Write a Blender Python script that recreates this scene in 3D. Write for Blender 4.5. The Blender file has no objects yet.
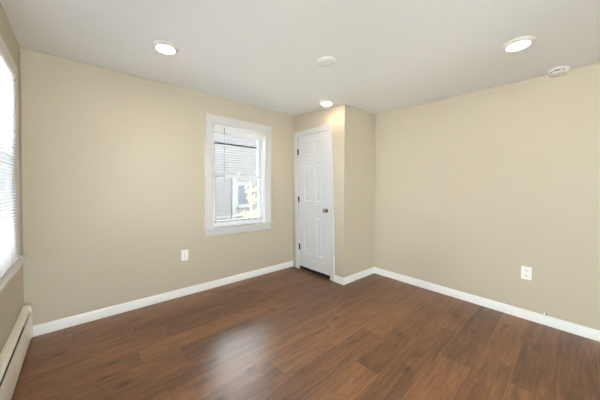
import bpy, bmesh, math, random
import numpy as np
from mathutils import Vector, Matrix

random.seed(4)
S = bpy.context.scene
COL = S.collection

# ------------------------------------------------------------------ camera
CAM_H = 1.2915
YAW, PITCH, ROLL = 0.7319, -0.01713, 0.00503
F_PX, CX, CY = 245.098, 300.39, 193.023
fw = Vector((math.sin(YAW)*math.cos(PITCH), math.cos(YAW)*math.cos(PITCH), math.sin(PITCH)))
rt0 = Vector((math.cos(YAW), -math.sin(YAW), 0)); up0 = rt0.cross(fw)
rt = rt0*math.cos(ROLL) + up0*math.sin(ROLL); up = -rt0*math.sin(ROLL) + up0*math.cos(ROLL)
cd = bpy.data.cameras.new('camera'); cam = bpy.data.objects.new('camera', cd); COL.objects.link(cam)
m3 = Matrix((rt, up, -fw)).transposed()
cam.matrix_world = Matrix.Translation((0, 0, CAM_H)) @ m3.to_4x4()
cd.sensor_width = 36; cd.sensor_fit = 'HORIZONTAL'; cd.lens = F_PX/600*36
cd.shift_x = (300-CX)/600; cd.shift_y = (CY-200)/600
cd.clip_start = 0.02; cd.clip_end = 200
S.camera = cam

# ------------------------------------------------------------------ light and exposure
REAR = -1.9        # rear wall, behind the camera
SUN = 85.0
SKY = 14.0          # overcast daylight
LAMP = 18.0       # radiance of a downlight lens
EXPOSURE = 1.31
wd = bpy.data.worlds.new('overcast_sky'); S.world = wd; wd.use_nodes = True
bg = wd.node_tree.nodes['Background']
bg.inputs['Color'].default_value = (0.85, 0.92, 1.0, 1); bg.inputs['Strength'].default_value = SKY
sd_ = bpy.data.lights.new('sun', 'SUN'); sd_.energy = SUN; sd_.angle = math.radians(4); sd_.color = (0.98, 0.96, 1.0)
sun = bpy.data.objects.new('sun', sd_); COL.objects.link(sun)
sun.rotation_euler = Vector((-0.42, -0.05, -0.9)).to_track_quat('-Z', 'Y').to_euler()      # high, hazy, from behind the house
S.view_settings.view_transform = 'Standard'; S.view_settings.look = 'None'
S.view_settings.exposure = EXPOSURE; S.view_settings.gamma = 1.0; S.view_settings.use_curve_mapping = False
S.cycles.max_bounces = 12; S.cycles.diffuse_bounces = 6; S.cycles.transparent_max_bounces = 24
S.cycles.sample_clamp_indirect = 6.0

def portal(name, loc, rot, sx, sy):
    l = bpy.data.lights.new(name, 'AREA'); l.shape = 'RECTANGLE'; l.size = sx; l.size_y = sy
    l.cycles.is_portal = True
    o = bpy.data.objects.new(name, l); COL.objects.link(o); o.location = loc; o.rotation_euler = rot
# daylight sampling through the window openings, two of them unseen and added for fill
portal('window_daylight', (1.68, 3.36, 1.45), (math.radians(-90), 0, 0), 0.85, 1.4)
portal('window_daylight', (0.33, REAR-0.25, 1.12), (math.radians(90), 0, 0), 1.05, 2.1)  # unseen rear window, added for fill daylight
portal('window_daylight', (-0.60, -0.95, 1.22), (math.radians(-90), 0, math.radians(90)), 1.0, 2.0)  # unseen left window, added for fill daylight
portal('window_daylight', (-0.60, 1.93, 1.45), (math.radians(-90), 0, math.radians(90)), 1.7, 1.35)

# ------------------------------------------------------------------ the room's measures
L, W, C, FR, R = 0.365, 3.113, 2.635, 2.056, 3.372
CEIL = 2.44
def right_x(y): return R - 0.033*(FR - y)

# ------------------------------------------------------------------ helpers
def lin(r, g, b):
    f = lambda c: (c/255/12.92) if c/255 <= 0.04045 else ((c/255+0.055)/1.055)**2.4
    return (f(r), f(g), f(b), 1)

def link(name, bm, mat, parent=None, smooth=False, bevel=0, seg=2, loc=None):
    bmesh.ops.remove_doubles(bm, verts=bm.verts[:], dist=1e-6)
    bmesh.ops.recalc_face_normals(bm, faces=bm.faces[:])
    me = bpy.data.meshes.new(name); bm.to_mesh(me); bm.free()
    if smooth:
        for p in me.polygons: p.use_smooth = True
        try: me.set_sharp_from_angle(angle=math.radians(38))
        except Exception: pass
    for mm in (mat if isinstance(mat, list) else [mat]): me.materials.append(mm)
    o = bpy.data.objects.new(name, me); COL.objects.link(o)
    if parent is not None:
        o.parent = parent
        if parent.parent is None:
            o.matrix_parent_inverse = Matrix.Translation(parent.location).inverted()
        else:
            o.matrix_parent_inverse = Matrix.Identity(4)
    if bevel:
        md = o.modifiers.new('edge', 'BEVEL'); md.width = bevel; md.segments = seg; md.limit_method = 'ANGLE'
        md.angle_limit = math.radians(40)
    return o

def empty(name, loc):
    o = bpy.data.objects.new(name, None); COL.objects.link(o); o.location = loc; o.empty_display_size = 0.05
    return o
def tag(o, label, cat, group=None):
    o['label'] = label; o['category'] = cat
    if group: o['group'] = group
    return o
def struct(o): o['kind'] = 'structure'; return o

def box(bm, x0, x1, y0, y1, z0, z1):
    v = [bm.verts.new(p) for p in ((x0,y0,z0),(x1,y0,z0),(x1,y1,z0),(x0,y1,z0),(x0,y0,z1),(x1,y0,z1),(x1,y1,z1),(x0,y1,z1))]
    for f in ((0,3,2,1),(4,5,6,7),(0,1,5,4),(1,2,6,5),(2,3,7,6),(3,0,4,7)): bm.faces.new([v[i] for i in f])
    return v
def obox(bm, *b):   # a box given in any order
    x = sorted(b[0:2]); y = sorted(b[2:4]); z = sorted(b[4:6]); return box(bm, *x, *y, *z)

def prism(bm, pts, e0, e1):
    """closed outline pts (list of Vector offsets) swept from e0 to e1"""
    a = [bm.verts.new(e0+p) for p in pts]; b = [bm.verts.new(e1+p) for p in pts]; n = len(pts)
    for i in range(n): bm.faces.new((a[i], a[(i+1) % n], b[(i+1) % n], b[i]))
    bm.faces.new(a[::-1]); bm.faces.new(b)

def lathe(bm, prof, n=40, axis='z', o=(0,0,0), cap=True):
    """prof: (radius, height) pairs turned about an axis through o"""
    rings = []
    O = Vector(o)
    def P(r, h, t):
        c, s = math.cos(t)*r, math.sin(t)*r
        return O + {'z': Vector((c, s, h)), 'x': Vector((h, c, s)), 'y': Vector((c, h, s))}[axis]
    for r, h in prof:
        rings.append([bm.verts.new(P(r, h, 2*math.pi*i/n)) for i in range(n)] if r > 1e-6 else [bm.verts.new(P(0, h, 0))])
    for a, b in zip(rings, rings[1:]):
        for i in range(n):
            j = (i+1) % n
            if len(a) == 1 and len(b) == 1: continue
            if len(a) == 1: bm.faces.new((a[0], b[i], b[j]))
            elif len(b) == 1: bm.faces.new((a[i], a[j], b[0]))
            else: bm.faces.new((a[i], a[j], b[j], b[i]))
    if cap:
        if len(rings[0]) > 1: bm.faces.new(rings[0][::-1])
        if len(rings[-1]) > 1: bm.faces.new(rings[-1])

def tube(bm, p0, p1, r, n=10):
    p0, p1 = Vector(p0), Vector(p1); d = (p1-p0).normalized()
    a = d.orthogonal().normalized(); b = d.cross(a)
    prism(bm, [a*math.cos(2*math.pi*i/n)*r + b*math.sin(2*math.pi*i/n)*r for i in range(n)], p0, p1)

# ------------------------------------------------------------------ materials
def mat(name, col, rough=0.5, metal=0.0, spec=0.5, noise=None, bump=None, coat=0):
    m = bpy.data.materials.new(name); m.use_nodes = True; nt = m.node_tree; b = nt.nodes['Principled BSDF']
    b.inputs['Base Color'].default_value = col; b.inputs['Roughness'].default_value = rough
    b.inputs['Metallic'].default_value = metal; b.inputs['Specular IOR Level'].default_value = spec
    if coat: b.inputs['Coat Weight'].default_value = coat
    tc = nt.nodes.new('ShaderNodeTexCoord')
    if noise:
        sc, amt = noise
        n = nt.nodes.new('ShaderNodeTexNoise'); n.inputs['Scale'].default_value = sc; n.inputs['Detail'].default_value = 4
        nt.links.new(tc.outputs['Object'], n.inputs['Vector'])
        mx = nt.nodes.new('ShaderNodeMix'); mx.data_type = 'RGBA'
        mx.inputs['A'].default_value = tuple(c*(1-amt) for c in col[:3])+(1,)
        mx.inputs['B'].default_value = tuple(min(1, c*(1+amt)) for c in col[:3])+(1,)
        nt.links.new(n.outputs['Fac'], mx.inputs['Factor']); nt.links.new(mx.outputs['Result'], b.inputs['Base Color'])
    if bump:
        sc, st = bump
        n = nt.nodes.new('ShaderNodeTexNoise'); n.inputs['Scale'].default_value = sc; n.inputs['Detail'].default_value = 3
        nt.links.new(tc.outputs['Object'], n.inputs['Vector'])
        bp = nt.nodes.new('ShaderNodeBump'); bp.inputs['Strength'].default_value = st; bp.inputs['Distance'].default_value = 0.002
        nt.links.new(n.outputs['Fac'], bp.inputs['Height']); nt.links.new(bp.outputs['Normal'], b.inputs['Normal'])
    return m

M = {}
M['wall'] = mat('tan_wall_paint', lin(188, 178, 157), 0.6, spec=0.3, noise=(1.3, 0.012), bump=(260, 0.12))
M['ceil'] = mat('white_ceiling_paint', lin(240, 241, 241), 0.85, spec=0.2, noise=(0.9, 0.008), bump=(160, 0.1))
M['trim'] = mat('white_trim_paint', lin(226, 225, 221), 0.38, spec=0.4, noise=(5, 0.006))
M['door'] = mat('white_door_paint', lin(205, 205, 203), 0.42, spec=0.4, noise=(5, 0.006))
M['wtrim'] = mat('white_window_trim_paint', lin(205, 203, 199), 0.4, spec=0.4, noise=(5, 0.006))
M['vinyl'] = mat('white_vinyl', lin(228, 229, 229), 0.35, noise=(6, 0.005))
M['plastic'] = mat('white_plastic', lin(238, 236, 230), 0.35, noise=(30, 0.01))
M['slat'] = mat('white_blind_slat', lin(250, 250, 250), 0.45, noise=(9, 0.006))
M['heater'] = mat('cream_heater_enamel', lin(226, 219, 204), 0.4, noise=(7, 0.012))
M['dark'] = mat('dark_cavity', lin(26, 24, 22), 0.8, noise=(20, 0.1))
M['fin'] = mat('aluminium_fin', lin(110, 108, 104), 0.5, metal=0.6, noise=(40, 0.1))
M['chrome'] = mat('polished_nickel', lin(138, 135, 130), 0.12, metal=1.0, noise=(20, 0.02))
M['bronze'] = mat('dark_bronze_hinge', lin(58, 50, 44), 0.4, metal=0.8, noise=(60, 0.1))
M['storm'] = mat('grey_storm_rail', lin(70, 72, 73), 0.5, metal=0.2, noise=(20, 0.03))
M['rail'] = mat('grey_shadow_strip', lin(128, 130, 130), 0.45, noise=(20, 0.02))  # grey of the strip that paints the sash shadow line
M['wand'] = mat('grey_clear_wand', lin(105, 105, 104), 0.25, noise=(30, 0.04))
M['cord'] = mat('grey_cord', lin(196, 196, 194), 0.8, noise=(80, 0.05))
M['slot'] = mat('outlet_slot', lin(70, 66, 62), 0.7, noise=(50, 0.1))
M['bounce_ground'] = mat('pale_bounce_ground', lin(232, 231, 228), 0.95, noise=(3, 0.12))  # ground made near-white to bounce daylight up to the ceiling
M['lawn'] = mat('lawn', lin(66, 74, 48), 0.95, noise=(9, 0.25))
M['bark'] = mat('grey_bark', lin(112, 98, 82), 0.9, noise=(14, 0.2))
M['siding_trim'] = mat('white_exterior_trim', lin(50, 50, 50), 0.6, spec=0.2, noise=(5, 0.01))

m = mat('pale_green_leaves', lin(84, 97, 52), 0.55, noise=(6, 0.35)); M['leaf'] = m
nt = m.node_tree; b = nt.nodes['Principled BSDF']
b.inputs['Transmission Weight'].default_value = 0.0

# translucent slats of the side blind let some daylight through
def glass(name, tint=(0.95, 0.97, 0.96, 1)):
    m = bpy.data.materials.new(name); m.use_nodes = True; nt = m.node_tree; nt.nodes.clear()
    o = nt.nodes.new('ShaderNodeOutputMaterial'); t = nt.nodes.new('ShaderNodeBsdfTransparent'); g = nt.nodes.new('ShaderNodeBsdfGlossy')
    t.inputs['Color'].default_value = tint; g.inputs['Roughness'].default_value = 0.02
    fr = nt.nodes.new('ShaderNodeFresnel'); fr.inputs['IOR'].default_value = 1.45
    mx = nt.nodes.new('ShaderNodeMixShader')
    nt.links.new(fr.outputs[0], mx.inputs[0]); nt.links.new(t.outputs[0], mx.inputs[1]); nt.links.new(g.outputs[0], mx.inputs[2])
    nt.links.new(mx.outputs[0], o.inputs['Surface']); return m
M['glass'] = glass('window_glass')
M['dim_glass'] = glass('added_dimming_glass', (0.58, 0.585, 0.59, 1))  # tint added to hold down the daylight on the blind slats

def translucent_slat():
    m = bpy.data.materials.new('translucent_white_slat'); m.use_nodes = True; nt = m.node_tree; b = nt.nodes['Principled BSDF']
    out = nt.nodes['Material Output']
    b.inputs['Base Color'].default_value = lin(246, 246, 246); b.inputs['Roughness'].default_value = 0.45
    tr = nt.nodes.new('ShaderNodeBsdfTranslucent'); tr.inputs['Color'].default_value = lin(240, 242, 245)
    n = nt.nodes.new('ShaderNodeTexNoise'); n.inputs['Scale'].default_value = 5
    tc = nt.nodes.new('ShaderNodeTexCoord'); nt.links.new(tc.outputs['Object'], n.inputs['Vector'])
    mr = nt.nodes.new('ShaderNodeMapRange'); mr.inputs['To Min'].default_value = 0.14; mr.inputs['To Max'].default_value = 0.18
    nt.links.new(n.outputs['Fac'], mr.inputs['Value'])
    mx = nt.nodes.new('ShaderNodeMixShader'); nt.links.new(mr.outputs[0], mx.inputs[0])
    nt.links.new(b.outputs[0], mx.inputs[1]); nt.links.new(tr.outputs[0], mx.inputs[2]); nt.links.new(mx.outputs[0], out.inputs['Surface'])
    return m
M['tslat'] = translucent_slat()

def lens_mat(name, strength):
    m = bpy.data.materials.new(name); m.use_nodes = True; nt = m.node_tree; b = nt.nodes['Principled BSDF']
    b.inputs['Base Color'].default_value = (0.9, 0.9, 0.88, 1); b.inputs['Roughness'].default_value = 0.4
    bb = nt.nodes.new('ShaderNodeBlackbody'); bb.inputs['Temperature'].default_value = 4700
    nt.links.new(bb.outputs[0], b.inputs['Emission Color']); b.inputs['Emission Strength'].default_value = strength
    return m
M['lens'] = lens_mat('lit_diffuser', LAMP)

def floor_mat():
    m = bpy.data.materials.new('brown_oak_planks'); m.use_nodes = True; nt = m.node_tree; N = nt.nodes; K = nt.links
    b = N['Principled BSDF']
    tc = N.new('ShaderNodeTexCoord'); sp = N.new('ShaderNodeSeparateXYZ'); K.new(tc.outputs['Object'], sp.inputs[0])
    def ma(op, a, c=None, d=None):
        n = N.new('ShaderNodeMath'); n.operation = op
        for i, v in enumerate((a, c, d)):
            if v is None: continue
            if isinstance(v, (int, float)): n.inputs[i].default_value = v
            else: K.new(v, n.inputs[i])
        return n.outputs[0]
    PW, PL = 0.206, 1.32
    rowf = ma('DIVIDE', ma('ADD', sp.outputs[1], -2.53+20*PW), PW)
    row = ma('FLOOR', rowf)
    wn = N.new('ShaderNodeTexWhiteNoise'); wn.noise_dimensions = '1D'; K.new(row, wn.inputs['W'])
    xs = ma('ADD', ma('DIVIDE', ma('ADD', sp.outputs[0], 30.0), PL), wn.outputs['Value'])
    colf = ma('FLOOR', xs)
    cv = N.new('ShaderNodeCombineXYZ'); K.new(row, cv.inputs[0]); K.new(colf, cv.inputs[1])
    pid = N.new('ShaderNodeTexWhiteNoise'); pid.noise_dimensions = '2D'; K.new(cv.outputs[0], pid.inputs['Vector'])
    sepid = N.new('ShaderNodeSeparateColor'); K.new(pid.outputs['Color'], sepid.inputs[0])
    # grain coordinates, shifted per plank
    gx = ma('ADD', sp.outputs[0], ma('MULTIPLY', sepid.outputs[0], 37.0)); gy = ma('ADD', sp.outputs[1], ma('MULTIPLY', sepid.outputs[1], 53.0))
    gv = N.new('ShaderNodeCombineXYZ'); K.new(gx, gv.inputs[0]); K.new(ma('MULTIPLY', gy, 9.0), gv.inputs[1]); K.new(ma('MULTIPLY', sepid.outputs[2], 19.0), gv.inputs[2])
    def noise(vec, scale, detail, rough=0.55, dist=0.0):
        n = N.new('ShaderNodeTexNoise'); n.inputs['Scale'].default_value = scale; n.inputs['Detail'].default_value = detail
        n.inputs['Roughness'].default_value = rough; n.inputs['Distortion'].default_value = dist; K.new(vec, n.inputs['Vector']); return n.outputs['Fac']
    g1 = noise(gv.outputs[0], 2.6, 6, 0.62, 0.8)      # broad figure along the plank
    gv2 = N.new('ShaderNodeCombineXYZ'); K.new(gx, gv2.inputs[0]); K.new(ma('MULTIPLY', gy, 22.0), gv2.inputs[1])
    g2 = noise(gv2.outputs[0], 7.0, 5, 0.65)           # fine fibres
    gv3 = N.new('ShaderNodeCombineXYZ'); K.new(gx, gv3.inputs[0]); K.new(ma('MULTIPLY', gy, 2.6), gv3.inputs[1])
    kn = N.new('ShaderNodeTexVoronoi'); kn.voronoi_dimensions = '2D'; kn.inputs['Scale'].default_value = 1.7; kn.inputs['Randomness'].default_value = 1.0; K.new(gv3.outputs[0], kn.inputs['Vector'])
    warp = ma('ADD', kn.outputs['Distance'], ma('MULTIPLY', ma('SUBTRACT', g2, 0.5), 0.16))
    kmr = N.new('ShaderNodeMapRange'); kmr.inputs['From Min'].default_value = 0.02; kmr.inputs['From Max'].default_value = 0.11
    kmr.inputs['To Min'].default_value = 1.0; kmr.inputs['To Max'].default_value = 0.0; K.new(warp, kmr.inputs['Value'])
    sel = N.new('ShaderNodeSeparateColor'); K.new(kn.outputs['Color'], sel.inputs[0])
    knot = ma('MULTIPLY', kmr.outputs[0], ma('GREATER_THAN', sel.outputs[0], 0.45))
    # colour
    cr = N.new('ShaderNodeValToRGB'); e = cr.color_ramp.elements
    e[0].position = 0.385; e[0].color = lin(80, 51, 31); e[1].position = 0.60; e[1].color = lin(134, 92, 59)
    k = cr.color_ramp.elements.new(0.485); k.color = lin(108, 71, 44)
    g4 = noise(tc.outputs['Object'], 42.0, 4, 0.6)      # small mottling of the wire-brushed face
    gv5 = N.new('ShaderNodeCombineXYZ'); K.new(ma('MULTIPLY', gx, 1.2), gv5.inputs[0]); K.new(ma('MULTIPLY', gy, 46.0), gv5.inputs[1])
    g5 = noise(gv5.outputs[0], 4.0, 4, 0.6, 0.6)         # open pores, long and thin
    v = ma('ADD', ma('ADD', ma('MULTIPLY', g1, 0.50), ma('MULTIPLY', g2, 0.22)), ma('ADD', ma('MULTIPLY', g4, 0.16), ma('MULTIPLY', g5, 0.22)))
    v = ma('SUBTRACT', v, 0.05)
    v = ma('ADD', v, ma('MULTIPLY', ma('SUBTRACT', sepid.outputs[2], 0.5), 0.095))
    K.new(v, cr.inputs[0])
    mk = N.new('ShaderNodeMix'); mk.data_type = 'RGBA'; K.new(ma('MULTIPLY', knot, 0.9), mk.inputs['Factor'])
    K.new(cr.outputs[0], mk.inputs['A']); mk.inputs['B'].default_value = lin(44, 27, 18)
    # seams
    fy = ma('FRACT', rowf); dy = ma('MULTIPLY', ma('MINIMUM', fy, ma('SUBTRACT', 1.0, fy)), PW)
    fx = ma('FRACT', xs); dx = ma('MULTIPLY', ma('MINIMUM', fx, ma('SUBTRACT', 1.0, fx)), PL)
    d = ma('MINIMUM', dx, dy)
    sm = N.new('ShaderNodeMapRange'); sm.inputs['From Min'].default_value = 0.0008; sm.inputs['From Max'].default_value = 0.0034
    sm.inputs['To Min'].default_value = 0.55; sm.inputs['To Max'].default_value = 0.0; K.new(d, sm.inputs['Value'])
    ms = N.new('ShaderNodeMix'); ms.data_type = 'RGBA'; K.new(sm.outputs[0], ms.inputs['Factor'])
    K.new(mk.outputs['Result'], ms.inputs['A']); ms.inputs['B'].default_value = lin(52, 30, 20)
    # bevel highlight painted pale along one long side of the planks
    em = N.new('ShaderNodeMapRange'); em.inputs['From Min'].default_value = 0.014; em.inputs['From Max'].default_value = 0.030
    em.inputs['To Min'].default_value = 1.0; em.inputs['To Max'].default_value = 0.0; K.new(fy, em.inputs['Value'])
    eg = ma('MULTIPLY', ma('MULTIPLY', em.outputs[0], ma('GREATER_THAN', fy, 0.012)), ma('MULTIPLY', ma('GREATER_THAN', sepid.outputs[1], 0.35), 0.8))
    me_ = N.new('ShaderNodeMix'); me_.data_type = 'RGBA'; K.new(eg, me_.inputs['Factor'])
    K.new(ms.outputs['Result'], me_.inputs['A']); me_.inputs['B'].default_value = lin(190, 146, 112)
    K.new(me_.outputs['Result'], b.inputs['Base Color'])
    rr = N.new('ShaderNodeMapRange'); rr.inputs['To Min'].default_value = 0.27; rr.inputs['To Max'].default_value = 0.42; K.new(g2, rr.inputs['Value'])
    K.new(rr.outputs[0], b.inputs['Roughness']); b.inputs['Specular IOR Level'].default_value = 0.6
    hsum = ma('SUBTRACT', ma('MULTIPLY', g2, 0.35), ma('MULTIPLY', sm.outputs[0], 1.4))
    bp = N.new('ShaderNodeBump'); bp.inputs['Strength'].default_value = 0.08; bp.inputs['Distance'].default_value = 0.0015
    K.new(hsum, bp.inputs['Height']); K.new(bp.outputs['Normal'], b.inputs['Normal'])
    return m
M['floor'] = floor_mat()

def stripe_mat(name, c0, c1, axis, period, dark):
    m = bpy.data.materials.new(name); m.use_nodes = True; nt = m.node_tree; N = nt.nodes; K = nt.links; b = N['Principled BSDF']
    b.inputs['Roughness'].default_value = 0.85
    tc = N.new('ShaderNodeTexCoord'); n = N.new('ShaderNodeTexNoise'); n.inputs['Scale'].default_value = 4; n.inputs['Detail'].default_value = 5
    K.new(tc.outputs['Object'], n.inputs['Vector'])
    mx = N.new('ShaderNodeMix'); mx.data_type = 'RGBA'; mx.inputs['A'].default_value = c0; mx.inputs['B'].default_value = c1
    K.new(n.outputs['Fac'], mx.inputs['Factor']); K.new(mx.outputs['Result'], b.inputs['Base Color']); return m
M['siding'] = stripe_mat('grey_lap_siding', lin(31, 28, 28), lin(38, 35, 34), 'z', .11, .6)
M['shingle'] = stripe_mat('pale_grey_shingles', lin(92, 95, 96), lin(104, 107, 108), 'z', .14, .6)
M['npane'] = mat('neighbour_pane', lin(34, 34, 38), 0.5, spec=0.1, noise=(2, 0.1))

# ------------------------------------------------------------------ walls, floor, ceiling
def wall(name, p0, p1, thick, z0, z1, holes=(), m=None):
    """wall whose room face runs p0->p1 (plan), body to the left of that direction; holes in (s0,s1,za,zb)"""
    bm = bmesh.new(); p0 = Vector((*p0, 0)); p1 = Vector((*p1, 0)); d = (p1-p0); ln = d.length; d.normalize(); n = Vector((-d.y, d.x, 0))
    ss = sorted({0, ln, *[h[0] for h in holes], *[h[1] for h in holes]}); zs = sorted({z0, z1, *[h[2] for h in holes], *[h[3] for h in holes]})
    zs = [z for z in zs if z0 <= z <= z1]
    P = lambda s, z, k: bm.verts.new(p0 + d*s + n*(thick*k) + Vector((0, 0, z)))
    solid = lambda i, j: 0 <= i < len(ss)-1 and 0 <= j < len(zs)-1 and not any(h[0] <= (ss[i]+ss[i+1])/2 <= h[1] and h[2] <= (zs[j]+zs[j+1])/2 <= h[3] for h in holes)
    for i in range(len(ss)-1):
        for j in range(len(zs)-1):
            if not solid(i, j): continue
            a, b, c, e = ss[i], ss[i+1], zs[j], zs[j+1]
            for k in (0, 1): bm.faces.new((P(a,c,k), P(b,c,k), P(b,e,k), P(a,e,k)))
            if not solid(i-1, j): bm.faces.new((P(a,c,0), P(a,e,0), P(a,e,1), P(a,c,1)))
            if not solid(i+1, j): bm.faces.new((P(b,c,0), P(b,e,0), P(b,e,1), P(b,c,1)))
            if not solid(i, j-1): bm.faces.new((P(a,c,0), P(b,c,0), P(b,c,1), P(a,c,1)))
            if not solid(i, j+1): bm.faces.new((P(a,e,0), P(b,e,0), P(b,e,1), P(a,e,1)))
    return struct(link(name, bm, m or M['wall']))

TOP = 2.62
T = 0.16
# back wall: window opening 1.262..2.088, z 0.775..2.145
BW = (1.268, 2.086, 0.775, 2.142)
wall('wall_back', (R+T, W), (-L-T, W), -T, 0, TOP, [((R+T)-BW[1], (R+T)-BW[0], BW[2], BW[3])])
LW_ADDED = (-1.35, -0.55, 0.33, 2.105)      # unseen window added behind the camera for fill daylight
LW = (1.10, 2.725, 0.766, 2.105)
wall('wall_left', (-L, W), (-L, REAR-T), -T, 0, TOP, [(W-LW[1], W-LW[0], LW[2], LW[3]), (W-LW_ADDED[1], W-LW_ADDED[0], LW_ADDED[2], LW_ADDED[3])])
wall('wall_right', (right_x(W), W), (right_x(REAR-T), REAR-T), T, 0, TOP)
RW_ADDED = (-0.15, 0.80, 0.14, 2.105)  # unseen rear opening, added to light the back wall and ceiling
wall('wall_rear', (-L, REAR), (right_x(REAR), REAR), -T, 0, TOP, [(RW_ADDED[0]+L, RW_ADDED[1]+L, RW_ADDED[2], RW_ADDED[3])])
# closet: side wall with the door, short front wall
DY0, DY1, DZ1 = 2.318, 2.975, 2.128     # door slab
SH = lambda z: 0.030*(z-1.05)           # the old door frame leans a little
wall('wall_closet_side', (C, FR), (C, W), -0.10, 0, TOP, [(DY0-0.022-FR, DY1+0.022-FR, 0, DZ1+0.02)])
wall('wall_closet_front', (C, FR), (R+0.02, FR-0.015), 0.10, 0, TOP)

bm = bmesh.new(); box(bm, -L-T, R+T+0.1, REAR-T, W+T, -0.12, 0.0); struct(link('floor', bm, M['floor']))

# the ceiling of the old house is not quite level
cz = {(-L, W): .022, (C, W): .055, (C, FR): -.022, (R, FR): -.001, (3.306, .056): -.056, (-L, .6): 0, (-L, REAR): 0.0, (3.25, REAR): -.06, (R, W): .03,
      ((C-L)/2, W): .0385, (C, (W+FR)/2): .0165, ((C+R)/2, FR): -.0115, ((R+3.306)/2, 1.056): -.0285, (-L, 1.8): .011, (1.4, REAR): -.03}
PX = np.array(list(cz.keys())); PZ = np.array(list(cz.values()))
def kern(r): return r
A = kern(np.linalg.norm(PX[:, None]-PX[None], axis=2)); n_ = len(PX)
Q = np.hstack([np.ones((n_, 1)), PX]); Kmat = np.block([[A, Q], [Q.T, np.zeros((3, 3))]])
wts = np.linalg.solve(Kmat, np.concatenate([PZ, np.zeros(3)]))
def ceil_z(x, y):
    r = np.hypot(PX[:, 0]-x, PX[:, 1]-y)
    return CEIL + float(wts[:n_] @ r + wts[n_] + wts[n_+1]*x + wts[n_+2]*y)
bm = bmesh.new(); nx, ny = 44, 52
gx = [-L-0.1 + (R+0.2+L+0.1)*i/nx for i in range(nx+1)]; gy = [REAR-0.1 + (W+0.2-REAR)*j/ny for j in range(ny+1)]
lo = [[bm.verts.new((x, y, ceil_z(x, y))) for y in gy] for x in gx]
hi = [[bm.verts.new((x, y, 2.72)) for y in gy] for x in gx]
for i in range(nx):
    for j in range(ny):
        bm.faces.new((lo[i][j], lo[i][j+1], lo[i+1][j+1], lo[i+1][j])); bm.faces.new((hi[i][j], hi[i+1][j], hi[i+1][j+1], hi[i][j+1]))
for i in range(nx):
    bm.faces.new((lo[i][0], lo[i+1][0], hi[i+1][0], hi[i][0])); bm.faces.new((lo[i][ny], hi[i][ny], hi[i+1][ny], lo[i+1][ny]))
for j in range(ny):
    bm.faces.new((lo[0][j], hi[0][j], hi[0][j+1], lo[0][j+1])); bm.faces.new((lo[nx][j], lo[nx][j+1], hi[nx][j+1], hi[nx][j]))
struct(link('ceiling', bm, M['ceil'], smooth=True))

# baseboards: moulded profile (out from wall, height)
BB = [(0, 0), (.013, 0), (.013, .062), (.011, .068), (.011, .074), (.007, .080), (.005, .089), (0, .091)]
def baseboard(name, p0, p1, out):
    bm = bmesh.new(); o = Vector((*out, 0))
    prism(bm, [o*a + Vector((0, 0, h)) for a, h in BB], Vector((*p0, 0)), Vector((*p1, 0)))
    struct(link(name, bm, M['trim'], smooth=True))
baseboard('baseboard_back', (-L+0.045, W), (C, W), (0, -1))
baseboard('baseboard_closet_side', (C, FR-0.0125), (C, DY0-0.085), (-1, 0))
baseboard('baseboard_closet_front', (C-0.0125, FR), (R, FR-0.015), (0, -1))
baseboard('baseboard_right', (right_x(FR), FR-0.01), (right_x(REAR), REAR), (-1, 0.03))
baseboard('baseboard_rear', (-L, REAR), (right_x(REAR), REAR), (0, 1))

# ------------------------------------------------------------------ closet door
def shear(bm):
    for v in bm.verts: v.co.y += SH(v.co.z)
    return bm
d1 = struct(empty('door_1', (C, (DY0+DY1)/2, 0)))
# frame: jambs, stops and moulded casing
bm = bmesh.new()
CO = .068
for (y0, y1) in ((DY1+.003, DY1+.022), (DY0-.022, DY0-.003)): box(bm, C+.002, C+.10, y0, y1, 0.0, DZ1+.02)
box(bm, C+.002, C+.10, DY0-.022, DY1+.022, DZ1+.004, DZ1+.022)
link('door_jamb', shear(bm), M['door'], d1, bevel=.0015)
def casing_ring(bm, a0, a1, b0, b1, prof, place, bottom=True):
    """mitred casing round the opening a0..a1 x b0..b1; prof = (offset outward, height off wall)"""
    loops = []
    for off, h in prof:
        c = [(a0-off, b0-(off if bottom else 0)), (a0-off, b1+off), (a1+off, b1+off), (a1+off, b0-(off if bottom else 0))]
        loops.append([bm.verts.new(place(a, bb, h)) for a, bb in c])
    k = len(loops); rng = 4 if bottom else 3
    for i in range(k):
        A_, B_ = loops[i], loops[(i+1) % k]
        for j in range(rng): bm.faces.new((A_[j], A_[(j+1) % 4], B_[(j+1) % 4], B_[j]))
    if not bottom:
        bm.faces.new([l[0] for l in loops]); bm.faces.new([l[3] for l in loops][::-1])
CP = [(0, 0), (0, .010), (.004, .012), (.012, .012), (.018, .009), (.026, .011), (.050, .016), (.060, .018), (.066, .018), (.070, .012), (.070, 0)]
bm = bmesh.new()
casing_ring(bm, DY0-.012, DY1+.004, 0.0, DZ1+.010, [(o*1.0, h) for o, h in CP], lambda a, b, h: (C-h, a, b), bottom=False)
link('door_casing', shear(bm), M['door'], d1, smooth=True)
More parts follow.
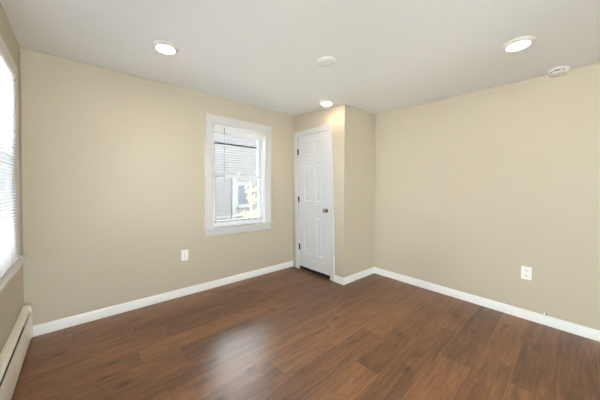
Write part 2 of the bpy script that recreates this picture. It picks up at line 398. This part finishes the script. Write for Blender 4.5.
# slab with six raised panels on the room side
bm = bmesh.new(); X0 = C+.006
ysx = [DY0, 2.468, 2.597, 2.708, 2.853, DY1]; zsx = [.052, .277, .868, 1.098, 1.682, 1.833, 2.006, DZ1]
panel = lambda i, j: i in (1, 3) and j in (1, 3, 5)
def q(y0, y1, z0, z1, x): return [bm.verts.new((x, y0, z0)), bm.verts.new((x, y1, z0)), bm.verts.new((x, y1, z1)), bm.verts.new((x, y0, z1))]
for i in range(5):
    for j in range(7):
        y0, y1, z0, z1 = ysx[i], ysx[i+1], zsx[j], zsx[j+1]
        if not panel(i, j): bm.faces.new(q(y0, y1, z0, z1, X0)); continue
        steps = [(0, 0), (.005, .001), (.012, .009), (.017, .0095), (.034, .002)]
        rings = [q(y0+a, y1-a, z0+a, z1-a, X0+h) for a, h in steps]
        for r0, r1 in zip(rings, rings[1:]):
            for s in range(4): bm.faces.new((r0[s], r0[(s+1) % 4], r1[(s+1) % 4], r1[s]))
        bm.faces.new(rings[-1])
y0, y1, z0, z1, x1 = DY0, DY1, .052, DZ1, C+.041
def side(pts): bm.faces.new([bm.verts.new(p) for p in pts])
side([(x1, y0, z0), (x1, y1, z0), (x1, y1, z1), (x1, y0, z1)])
side([(X0, y0, z0), (x1, y0, z0), (x1, y0, z1), (X0, y0, z1)]); side([(X0, y1, z0), (x1, y1, z0), (x1, y1, z1), (X0, y1, z1)])
side([(X0, y0, z0), (X0, y1, z0), (x1, y1, z0), (x1, y0, z0)]); side([(X0, y0, z1), (X0, y1, z1), (x1, y1, z1), (x1, y0, z1)])
slab = link('door_slab', shear(bm), M['door'], d1)
for z in (1.886, 1.122, .360):
    bm = bmesh.new(); tube(bm, (C-.002, DY1+.002, z-.045), (C-.002, DY1+.002, z+.045), .0075, 12)
    tube(bm, (C-.002, DY1+.002, z+.045), (C-.002, DY1+.002, z+.052), .005, 10); tube(bm, (C-.002, DY1+.002, z-.052), (C-.002, DY1+.002, z-.045), .005, 10)
    box(bm, C-.0005, C+.0075, DY1-.018, DY1+.002, z-.045, z+.045)
    hg = link('hinge', shear(bm), M['bronze'], d1, smooth=True); hg['label'] = 'dark bronze hinge'
bm = bmesh.new(); box(bm, X0-.002, X0+.030, DY0+.004, DY1-.004, .012, .053); sw = link('door_gap_shade', shear(bm), M['dark'], d1); sw['label'] = 'black strip in place of the dark gap under the door'  # black strip paints the shade of the gap below the slab
kz, ky = .98, 2.375
bm = bmesh.new(); lathe(bm, [(.0, .004), (.033, .003), (.033, -.004), (.028, -.008), (.014, -.010), (.012, -.020), (.013, -.030), (.022, -.036), (.028, -.046), (.029, -.054), (.024, -.064), (.012, -.069), (0, -.070)], 36, 'x', (X0, ky, kz), cap=False)
kb = link('door_knob', shear(bm), M['chrome'], d1, smooth=True); kb['label'] = 'polished nickel door knob'
bm = bmesh.new(); box(bm, X0-.001, X0+.012, DY0-.0012, DY0+.0005, kz-.028, kz+.028); link('latch_plate', shear(bm), M['bronze'], d1)

# ------------------------------------------------------------------ windows
def build_window(name, F, a0, a1, b0, b1, base, pane='glass', storm=True):
    """F(a, depth_outward, z): a along the wall. opening a0..a1, b0..b1 (b0 = top of stool)"""
    w = struct(empty(name, base))
    def bx(bm, aa, ab, d0, d1, z0, z1):
        p = F(aa, d0, z0); q_ = F(ab, d1, z1); obox(bm, p[0], q_[0], p[1], q_[1], p[2], q_[2])
    # jamb liner
    bm = bmesh.new(); t = .018
    bx(bm, a0, a0+t, 0, T+.01, b0, b1); bx(bm, a1-t, a1, 0, T+.01, b0, b1); bx(bm, a0+t, a1-t, 0, T+.01, b1-t, b1); bx(bm, a0+t, a1-t, .03, T+.01, b0-.004, b0+.012)
    for a in (a0+t, a1-t-.012): bx(bm, a, a+.012, .040, .052, b0+.012, b1-t); 
    link('window_jamb', bm, M['vinyl'], w, bevel=.0015)
    # casing on three sides
    bm = bmesh.new(); cp = [(-.004, 0), (-.004, .011), (.0, .014), (.010, .014), (.016, .011), (.026, .013), (.066, .018), (.080, .021), (.090, .021), (.095, .014), (.095, 0)]
    casing_ring(bm, a0, a1, b0, b1, cp, lambda a, b, h: F(a, -h, b), bottom=False)
    link('window_casing', bm, M['wtrim'], w, smooth=True)
    # stool with rounded nose and apron
    bm = bmesh.new(); st = .022
    bx(bm, a0-.118, a1+.118, -.056, 0.0, b0-st, b0); bx(bm, a0+.001, a1-.001, -.002, .045, b0-st, b0)
    link('window_stool', bm, M['wtrim'], w, bevel=.006, seg=3)
    bm = bmesh.new(); bx(bm, a0-.090, a1+.090, -.018, 0, b0-st-.074, b0-st); link('window_apron', bm, M['wtrim'], w, bevel=.004, seg=3)
    # sashes: upper one outside, lower one inside
    mid = b0 + (b1-b0)*.505
    def sash(nm, d0, d1, z0, z1, stile, top, bot):
        bm = bmesh.new(); A0, A1 = a0+t+.004, a1-t-.004
        bx(bm, A0, A0+stile, d0, d1, z0, z1); bx(bm, A1-stile, A1, d0, d1, z0, z1)
        bx(bm, A0+stile, A1-stile, d0, d1, z1-top, z1); bx(bm, A0+stile, A1-stile, d0, d1, z0, z0+bot)
        # glazing bead, set back
        for s in ((A0+stile, A0+stile+.008, z0+bot, z1-top), (A1-stile-.008, A1-stile, z0+bot, z1-top)): bx(bm, s[0], s[1], d0+.008, d1-.004, s[2], s[3])
        bx(bm, A0+stile, A1-stile, d0+.008, d1-.004, z1-top-.008, z1-top); bx(bm, A0+stile, A1-stile, d0+.008, d1-.004, z0+bot, z0+bot+.008)
        s_ = link(nm, bm, M['vinyl'], w, bevel=.002)
        bm = bmesh.new(); dm = (d0+d1)/2; bx(bm, A0+stile-.004, A1-stile+.004, dm-.002, dm+.002, z0+bot-.004, z1-top+.004)
        link('glass_pane', bm, M[pane], w)
        return s_
    sash('upper_sash', .098, .128, mid-.018, b1-t-.004, .042, .050, .034)
    sash('lower_sash', .060, .090, b0+.013, mid+.020, .042, .036, .058)
    bm = bmesh.new(); am = (a0+a1)/2
    bx(bm, am-.028, am+.028, .062, .088, mid+.020, mid+.027); bx(bm, am-.010, am+.024, .066, .082, mid+.027, mid+.037)
    link('sash_lock', bm, M['vinyl'], w, bevel=.002)
    if storm:
        bm = bmesh.new(); bx(bm, a0+t+.004, a1-t-.004, .050, .062, b0+.066, b0+.076); lr = link('sash_shadow_strip', bm, M['rail'], w, bevel=.002); lr['label'] = 'grey strip in place of the shadow line on the lower sash'  # grey strip paints the shadow line below the lower glass
        bm = bmesh.new(); bx(bm, a0+t+.022, a1-t-.022, .137, .150, b0+.112, b0+.122); link('screen_rail', bm, M['storm'], w)
        bm = bmesh.new(); d0, d1 = .140, .152
        bx(bm, a0+t, a0+t+.022, d0, d1, b0+.01, b1-t); bx(bm, a1-t-.022, a1-t, d0, d1, b0+.01, b1-t)
        bx(bm, a0+t+.022, a1-t-.022, d0, d1, b1-t-.022, b1-t); bx(bm, a0+t+.022, a1-t-.022, d0, d1, b0+.01, b0+.03)
        sf = link('storm_frame', bm, M['vinyl'], w)
        bm = bmesh.new(); bx(bm, a0+t+.022, a1-t-.022, d0-.004, d1-.002, b1-.244, b1-.214)
        sr = link('storm_rail', bm, M['storm'], w, bevel=.002); sr['label'] = 'grey storm window rail'
        bm = bmesh.new(); bx(bm, a1-t-.034, a1-t-.022, d0-.001, d1-.003, mid+.02, b1-.238); link('storm_stile', bm, M['storm'], w)
    return w

FB = lambda a, d, z: (a, W+d, z)
FL = lambda a, d, z: (-L-d, a, z)
build_window('window_1', FB, BW[0], BW[1], BW[2], BW[3], ((BW[0]+BW[1])/2, W, BW[2]))
build_window('window_2', FL, LW[0], LW[1], LW[2], LW[3], (-L, (LW[0]+LW[1])/2, LW[2]), pane='dim_glass', storm=False)

build_window('window_added_rear', lambda a, d, z: (a, REAR-d, z), *RW_ADDED, ((RW_ADDED[0]+RW_ADDED[1])/2, REAR, RW_ADDED[2]), storm=False)  # added out-of-view window, brings fill daylight from the rear
build_window('window_added_left', FL, *LW_ADDED, (-L, (LW_ADDED[0]+LW_ADDED[1])/2, LW_ADDED[2]), storm=False)  # added out-of-view window, brings fill daylight from the left

# ------------------------------------------------------------------ venetian blinds
def blind(F, a0, a1, z0, z1, tilt, slat_mat, rail_mat, label, wand_a, dep=.020, n=None, wand_len=.73, flip=1, pitch=.0212):
    b = tag(empty('venetian_blind', F((a0+a1)/2, dep, z0)), label, 'blind')
    def bx(bm, aa, ab, d0, d1, za, zb):
        p = F(aa, d0, za); q_ = F(ab, d1, zb); obox(bm, p[0], q_[0], p[1], q_[1], p[2], q_[2])
    bm = bmesh.new(); bx(bm, a0, a1, dep-.013, dep+.013, z1-.026, z1); link('headrail', bm, M['slat'], b, bevel=.003)
    for e0, e1 in ((a0-.001, a0+.004), (a1-.004, a1+.001)):
        bm = bmesh.new(); bx(bm, e0, e1, dep-.0145, dep+.0145, z1-.028, z1+.001); link('headrail_end_cap', bm, M['slot'], b)
    bm = bmesh.new(); zz = z1-(.045 if pitch > .01 else .030); wd_ = .0125
    while zz > z0+(.024 if pitch > .01 else .016):
        pr = []
        for k in range(7):
            u = -1+2*k/6; x = u*wd_; h = .0018*(1-u*u)
            pr.append((dep + x*math.cos(tilt) - h*math.sin(tilt)*flip, zz + x*math.sin(tilt) + h*math.cos(tilt)))
        th = .0004 if pitch > .01 else .0019
        lo_ = [(d, h-th) for d, h in pr][::-1]
        ring = pr+lo_
        va = [bm.verts.new(F(a0+.003, d, h)) for d, h in ring]; vb = [bm.verts.new(F(a1-.003, d, h)) for d, h in ring]; n_r = len(ring)
        for i in range(n_r): bm.faces.new((va[i], va[(i+1) % n_r], vb[(i+1) % n_r], vb[i]))
        bm.faces.new(va[::-1]); bm.faces.new(vb)
        zz -= pitch
    link('slats', bm, slat_mat, b, smooth=True)
    bm = bmesh.new(); bx(bm, a0+.003, a1-.003, dep-.012, dep+.012, z0, z0+.013); link('bottom_rail', bm, rail_mat, b, bevel=.003)
    for fr in (.14, .86):
        a = a0+(a1-a0)*fr; bm = bmesh.new()
        for dd in (-.0135, .0135): tube(bm, F(a, dep+dd, z0+.005), F(a, dep+dd, z1-.02), .0007, 6)
        link('ladder_cord', bm, M['cord'], b)
    bm = bmesh.new(); tube(bm, F(wand_a, dep-.019, z1-.022), F(wand_a, dep-.021, z1-.022-wand_len), .0036, 6)
    tube(bm, F(wand_a, dep-.021, z1-.022-wand_len), F(wand_a, dep-.021, z1-.022-wand_len-.02), .0050, 8)
    wn = link('tilt_wand', bm, M['wand'], b); wn['label'] = 'grey tilt wand'
    return b
blind(FB, BW[0]+.022, BW[1]-.022, BW[3]-.128, BW[3]-.020, 0.0, M['slat'], M['slat'], 'white venetian blind drawn up to the top of the small window beside the closet door', 1.433, dep=.018, pitch=.0023)
blind(FL, LW[0]+.006, LW[1]-.006, .770, LW[3]-.008, math.radians(4), M['tslat'], M['slat'], 'fully lowered white venetian blind in the window above the baseboard heater', 1.86, dep=-.010)

# ------------------------------------------------------------------ baseboard heater
hx = -L; H0, H1 = -1.0, 3.045
ht = tag(empty('baseboard_heater', (hx+.03, (H0+H1)/2, 0)), 'long cream metal baseboard heater along the left wall under the larger window', 'heater')
bm = bmesh.new(); box(bm, hx+.0005, hx+.004, H0, H1, .02, .285); link('back_plate', bm, M['heater'], ht)
# rounded hood
bm = bmesh.new(); hood = [(.003, .297), (.005, .301), (.021, .300), (.024, .297), (.025, .292), (.029, .293), (.037, .288), (.043, .280), (.046, .270), (.043, .268), (.040, .278), (.034, .285), (.028, .289), (.017, .292), (.003, .292)]
prism(bm, [Vector((a, 0, z)) for a, z in hood], Vector((hx, H0, 0)), Vector((hx, H1, 0))); link('hood', bm, M['heater'], ht, smooth=True)
bm = bmesh.new(); cov = [(.0535, .240), (.0535, .060), (.050, .030), (.044, .024), (.044, .027), (.047, .031), (.050, .060), (.050, .236), (.046, .240), (.046, .246), (.051, .247)]
prism(bm, [Vector((a, 0, z)) for a, z in cov], Vector((hx, H0, 0)), Vector((hx, H1, 0))); link('front_cover', bm, M['heater'], ht, smooth=True)
bm = bmesh.new(); tube(bm, (hx+.027, H0, .12), (hx+.027, H1-.03, .12), .011, 12)
y = H0+.05
while y < H1-.06:
    box(bm, hx+.008, hx+.044, y, y+.0012, .085, .155); y += .012
link('fin_element', bm, M['fin'], ht)
bm = bmesh.new(); capo = [(.0003, .309), (.024, .309), (.038, .306), (.050, .298), (.058, .285), (.0605, .265), (.0600, .245), (.0575, .230), (.0565, .030), (.048, .022), (.0003, .022)]
prism(bm, [Vector((a, 0, z)) for a, z in capo], Vector((hx, H1-.05, 0)), Vector((hx, H1+.012, 0))); link('end_cap', bm, M['heater'], ht, smooth=True, bevel=.006, seg=3)
bm = bmesh.new(); box(bm, hx+.004, hx+.040, H0, H1, .020, .0235); box(bm, hx+.004, hx+.006, H0, H1, .0235, .28); link('inner_cavity', bm, M['dark'], ht)
for k, yy in enumerate((H0+.05, .4, 1.7, H1-.06)):
    bm = bmesh.new(); box(bm, hx+.004, hx+.046, yy, yy+.02, .0, .030); link('foot_bracket', bm, M['heater'], ht)

# ------------------------------------------------------------------ outlets
def outlet(F, a, z, label, wpl=.078, hpl=.128):
    o = tag(empty('wall_outlet', F(a, 0, z)), label, 'outlet')
    def bx(bm, aa, ab, d0, d1, za, zb):
        p = F(aa, d0, za); q_ = F(ab, d1, zb); obox(bm, p[0], q_[0], p[1], q_[1], p[2], q_[2])
    bm = bmesh.new(); bx(bm, a-wpl/2, a+wpl/2, -.006, 0, z-hpl/2, z+hpl/2); link('cover_plate', bm, M['plastic'], o, bevel=.003, seg=3)
    for s in (-1, 1):
        zc = z+s*.026
        bm = bmesh.new(); pts = []
        for k in range(24):
            t = 2*math.pi*k/24; pts.append((math.cos(t)*.018, max(-.0145, min(.0145, math.sin(t)*.018))))
        va = [bm.verts.new(F(a+u, -.0058, zc+v_)) for u, v_ in pts]; vb = [bm.verts.new(F(a+u, -.0085, zc+v_)) for u, v_ in pts]
        for i in range(24): bm.faces.new((va[i], va[(i+1) % 24], vb[(i+1) % 24], vb[i]))
        bm.faces.new(vb); bm.faces.new(va[::-1])
        r = link('receptacle', bm, M['plastic'], o)
        bm = bmesh.new(); bx(bm, a-.0085, a-.0060, -.0088, -.0078, zc-.001, zc+.009); bx(bm, a+.0060, a+.0085, -.0088, -.0078, zc+.000, zc+.008)
        lathe_o = F(a, -.0083, zc-.0065); p = [bm.verts.new(F(a+.003*math.cos(t), -.0087, zc-.0075+.003*math.sin(t))) for t in [2*math.pi*k/12 for k in range(12)]]; bm.faces.new(p)
        link('slots', bm, M['slot'], o)
    bm = bmesh.new(); p = [bm.verts.new(F(a+.0035*math.cos(t), -.0066, z+.0035*math.sin(t))) for t in [2*math.pi*k/12 for k in range(12)]]
    p2 = [bm.verts.new(F(a+.0035*math.cos(t), -.0055, z+.0035*math.sin(t))) for t in [2*math.pi*k/12 for k in range(12)]]
    bm.faces.new(p)
    for i in range(12): bm.faces.new((p[i], p[(i+1) % 12], p2[(i+1) % 12], p2[i]))
    link('screw', bm, M['chrome'], o)
    return o
outlet(FB, .930, .486, 'white duplex outlet on the tan wall below and left of the small window')
oy = .300
outlet(lambda a, d, z: (right_x(a)+d, a, z), oy, .461, 'white duplex outlet on the wide bare wall right of the closet')

# small things low on the walls
bm = bmesh.new(); lathe(bm, [(.0, .002), (.013, .002), (.013, -.004), (.010, -.010), (.004, -.013), (0, -.0135)], 20, 'y', (.634, W-.013, .030), cap=False)
tag(link('door_bumper', bm, M['plastic'], smooth=True), 'tiny white round bumper fixed low on the baseboard under the window wall outlet', 'bumper')
cs = tag(empty('cable_stub', (right_x(.152), .152, .103)), 'tiny frayed cable stub poking from wall just above right baseboard', 'cable')
bm = bmesh.new(); lathe(bm, [(0, .002), (.007, .001), (.006, -.004), (.003, -.012), (0, -.013)], 14, 'x', (right_x(.152), .152, .103), cap=False); link('grommet', bm, M['slot'], cs, smooth=True)
bm = bmesh.new(); px_ = right_x(.152); pts_ = [(px_-.010, .152, .103), (px_-.018, .142, .104), (px_-.020, .130, .099), (px_-.014, .120, .094)]
for a_, b_ in zip(pts_, pts_[1:]): tube(bm, a_, b_, .0018, 6)
link('wire', bm, M['cord'], cs)
bm = bmesh.new(); box(bm, px_-.012, px_+.001, .160, .170, .100, .112); link('clip', bm, M['plastic'], cs, bevel=.002)

# ------------------------------------------------------------------ ceiling fittings
def downlight(x, y, label):
    z = ceil_z(x, y)
    o = tag(empty('recessed_downlight', (x, y, z)), label, 'ceiling light')
    bm = bmesh.new(); lathe(bm, [(.099, .004), (.099, -.003), (.096, -.006), (.090, -.010), (.076, -.018), (.071, -.020), (.0665, -.018), (.0665, .004)], 56, 'z', (x, y, z), cap=False)
    link('trim_ring', bm, M['plastic'], o, smooth=True)
    bm = bmesh.new(); lathe(bm, [(.0675, -.010), (.0675, -.0175), (.0, -.0185)], 48, 'z', (x, y, z), cap=False)
    ln = link('diffuser', bm, M['lens'], o, smooth=True); ln['label'] = 'lit white diffuser'
    return o
downlight(.534, 2.268, 'round lit downlight in the ceiling in front of the small window wall')
downlight(2.48, .297, 'round lit downlight in the ceiling nearest the smoke detector')
downlight(2.43, 2.195, 'round lit downlight in the ceiling directly above the closet door')

pz = ceil_z(1.645, 1.49)
bm = bmesh.new(); lathe(bm, [(0, .003), (.083, .003), (.083, -.006), (.078, -.010), (.030, -.013), (0, -.0135)], 48, 'z', (1.645, 1.49, pz), cap=False)
tag(link('ceiling_cover_plate', bm, M['ceil'], smooth=True), 'blank white round cover plate in the middle of the ceiling', 'cover plate')

sx, sy = 3.232, .108
sz = ceil_z(sx, sy)
sd = tag(empty('smoke_detector', (sx, sy, sz)), 'white round smoke detector on the ceiling close to the right wall', 'smoke detector')
bm = bmesh.new(); lathe(bm, [(0, .003), (.066, .003), (.068, -.004), (.067, -.012), (.060, -.018), (.048, -.018)], 44, 'z', (sx, sy, sz), cap=False); link('mounting_base', bm, M['plastic'], sd, smooth=True)
bm = bmesh.new(); lathe(bm, [(.0, -.016), (.047, -.016), (.047, -.034), (0, -.034)], 44, 'z', (sx, sy, sz), cap=False); vn = link('vent_gap', bm, M['dark'], sd); vn['label'] = 'dark sensing vent'
bm = bmesh.new(); lathe(bm, [(.0, -.030), (.060, -.030), (.061, -.036), (.055, -.046), (.032, -.051), (0, -.0515)], 44, 'z', (sx, sy, sz), cap=False); link('cover', bm, M['plastic'], sd, smooth=True)
for k in range(6):
    t = 2*math.pi*k/6 + .4; c_, s_ = math.cos(t), math.sin(t); bm = bmesh.new()
    prism(bm, [Vector((c_*r_-s_*w_, s_*r_+c_*w_, 0)) for r_, w_ in ((.046, -.004), (.055, -.004), (.055, .004), (.046, .004))], Vector((sx, sy, sz-.031)), Vector((sx, sy, sz-.0175)))
    link('vent_rib', bm, M['plastic'], sd)

# ------------------------------------------------------------------ outdoors
GZ = -0.7
bm = bmesh.new(); box(bm, -L-T-.05, 30, W+T+.05, 40, GZ-.2, GZ-.004); struct(link('ground_lawn', bm, M['lawn']))
bm = bmesh.new(); box(bm, -30, -L-T-.05, -30, 40, GZ-.2, GZ); box(bm, -L-T-.05, 30, -30, REAR-T-.05, GZ-.2, GZ); struct(link('ground_bounce', bm, M['bounce_ground']))  # pale ground added as a daylight reflector left and rear
NY = 8.1
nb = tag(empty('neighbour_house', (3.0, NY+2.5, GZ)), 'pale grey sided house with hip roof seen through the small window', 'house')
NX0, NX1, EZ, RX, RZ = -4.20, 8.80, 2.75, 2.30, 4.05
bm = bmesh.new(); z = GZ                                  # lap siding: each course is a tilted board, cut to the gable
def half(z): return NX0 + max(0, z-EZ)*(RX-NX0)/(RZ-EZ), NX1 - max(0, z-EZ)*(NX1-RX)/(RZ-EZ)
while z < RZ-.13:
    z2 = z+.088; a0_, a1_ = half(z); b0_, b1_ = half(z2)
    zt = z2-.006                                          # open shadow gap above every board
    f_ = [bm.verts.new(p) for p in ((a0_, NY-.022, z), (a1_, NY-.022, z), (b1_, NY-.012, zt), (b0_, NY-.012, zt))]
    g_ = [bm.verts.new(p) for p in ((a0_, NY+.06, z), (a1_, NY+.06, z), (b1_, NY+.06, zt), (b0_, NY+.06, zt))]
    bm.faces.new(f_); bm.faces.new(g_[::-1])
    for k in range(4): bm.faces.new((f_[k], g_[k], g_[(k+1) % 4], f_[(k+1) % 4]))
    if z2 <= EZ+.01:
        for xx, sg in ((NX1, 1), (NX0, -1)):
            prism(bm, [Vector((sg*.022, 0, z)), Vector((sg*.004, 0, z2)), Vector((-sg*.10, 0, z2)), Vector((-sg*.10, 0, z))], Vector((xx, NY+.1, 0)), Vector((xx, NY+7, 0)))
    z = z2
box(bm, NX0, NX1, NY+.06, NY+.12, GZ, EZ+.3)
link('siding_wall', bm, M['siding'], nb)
bm = bmesh.new(); sl = (RZ-EZ)/(NX1-RX)
for sg in (1, -1):                                        # two roof slopes with an overhang, shingles in stepped courses
    nco = 24; xe = (NX1-RX)+.32
    for k in range(nco):
        u0, u1 = xe*k/nco, xe*(k+1)/nco
        P_ = lambda u, dz: Vector((RX+sg*u, 0, RZ-.02-sl*u+dz))
        a_, b_, c_, d_ = P_(u0, .10), P_(u1, .125), P_(u1, 0), P_(u0, 0)
        prism(bm, [a_, b_, c_, d_], Vector((0, NY-.28, 0)), Vector((0, NY+7.2, 0)))
link('roof', bm, M['shingle'], nb)
bm = bmesh.new()
for sg in (1, -1):
    xe = (NX1-RX)+.33; P_ = lambda u, dz: Vector((RX+sg*u, 0, RZ-.02-sl*u+dz))
    prism(bm, [P_(0, .12), P_(xe, .12), P_(xe, -.14), P_(0, -.14)], Vector((0, NY-.31, 0)), Vector((0, NY-.28, 0)))
link('rake_board', bm, M['siding_trim'], nb)
bm = bmesh.new(); box(bm, 4.0, 4.16, NY-.05, NY-.005, GZ, 1.72); link('corner_board', bm, M['siding_trim'], nb)
wf = None
bm = bmesh.new(); w0, w1, v0, v1 = 4.16, 4.80, .64, 1.50
box(bm, w0, w0+.07, NY-.045, NY, v0, v1); box(bm, w1-.10, w1, NY-.045, NY, v0, v1); box(bm, w0+.07, w1-.10, NY-.045, NY, v1-.10, v1); box(bm, w0+.07, w1-.10, NY-.055, NY, v0-.05, v0+.08)
wf = link('window', bm, M['siding_trim'], nb)
bm = bmesh.new(); box(bm, w0+.07, w1-.10, NY-.030, NY-.022, v0+.08, v1-.10)
pn = link('pane', bm, M['npane'], wf); pn.matrix_parent_inverse = wf.matrix_world.inverted()

tr = tag(empty('young_tree', (3.62, 6.1, GZ)), 'small leafy green tree in front of the neighbouring house', 'tree')
bm = bmesh.new()
tube(bm, (3.62, 6.1, GZ), (3.60, 6.1, .5), .030, 8); tube(bm, (3.60, 6.1, .5), (3.56, 6.1, 1.5), .018, 8)
brs = []
for k in range(12):
    t = random.uniform(0, 6.28); z_ = random.uniform(.35, 1.4); ln = random.uniform(.12, .30)
    p0 = (3.60-.04*(z_-.5), 6.1, z_); p1 = (p0[0]+math.cos(t)*ln, 6.1+math.sin(t)*ln, z_+ln*.55); tube(bm, p0, p1, .007, 5); brs.append((p0, p1))
link('trunk', bm, M['bark'], tr)
bm = bmesh.new()
for k in range(330):
    p0, p1 = random.choice(brs); f = random.uniform(.35, 1.15)
    c_ = Vector(p0).lerp(Vector(p1), f) + Vector((random.gauss(0, .035), random.gauss(0, .05), random.gauss(0, .05)))
    d_ = Vector((random.gauss(0, 1), random.gauss(0, 1), random.gauss(0, .6))).normalized(); s_ = d_.orthogonal().normalized(); s_ = (Matrix.Rotation(random.uniform(0, 6.28), 3, d_) @ s_)
    l_, w_ = random.uniform(.030, .050), random.uniform(.012, .018); up_ = d_.cross(s_)*.004
    pts = [c_-d_*l_, c_-d_*l_*.3+s_*w_+up_, c_+d_*l_*.3+s_*w_*.9+up_, c_+d_*l_, c_+d_*l_*.3-s_*w_*.9+up_, c_-d_*l_*.3-s_*w_+up_]
    v_ = [bm.verts.new(p) for p in pts]; bm.faces.new((v_[0], v_[1], v_[2], v_[3])); bm.faces.new((v_[0], v_[3], v_[4], v_[5]))
link('leaves', bm, M['leaf'], tr)
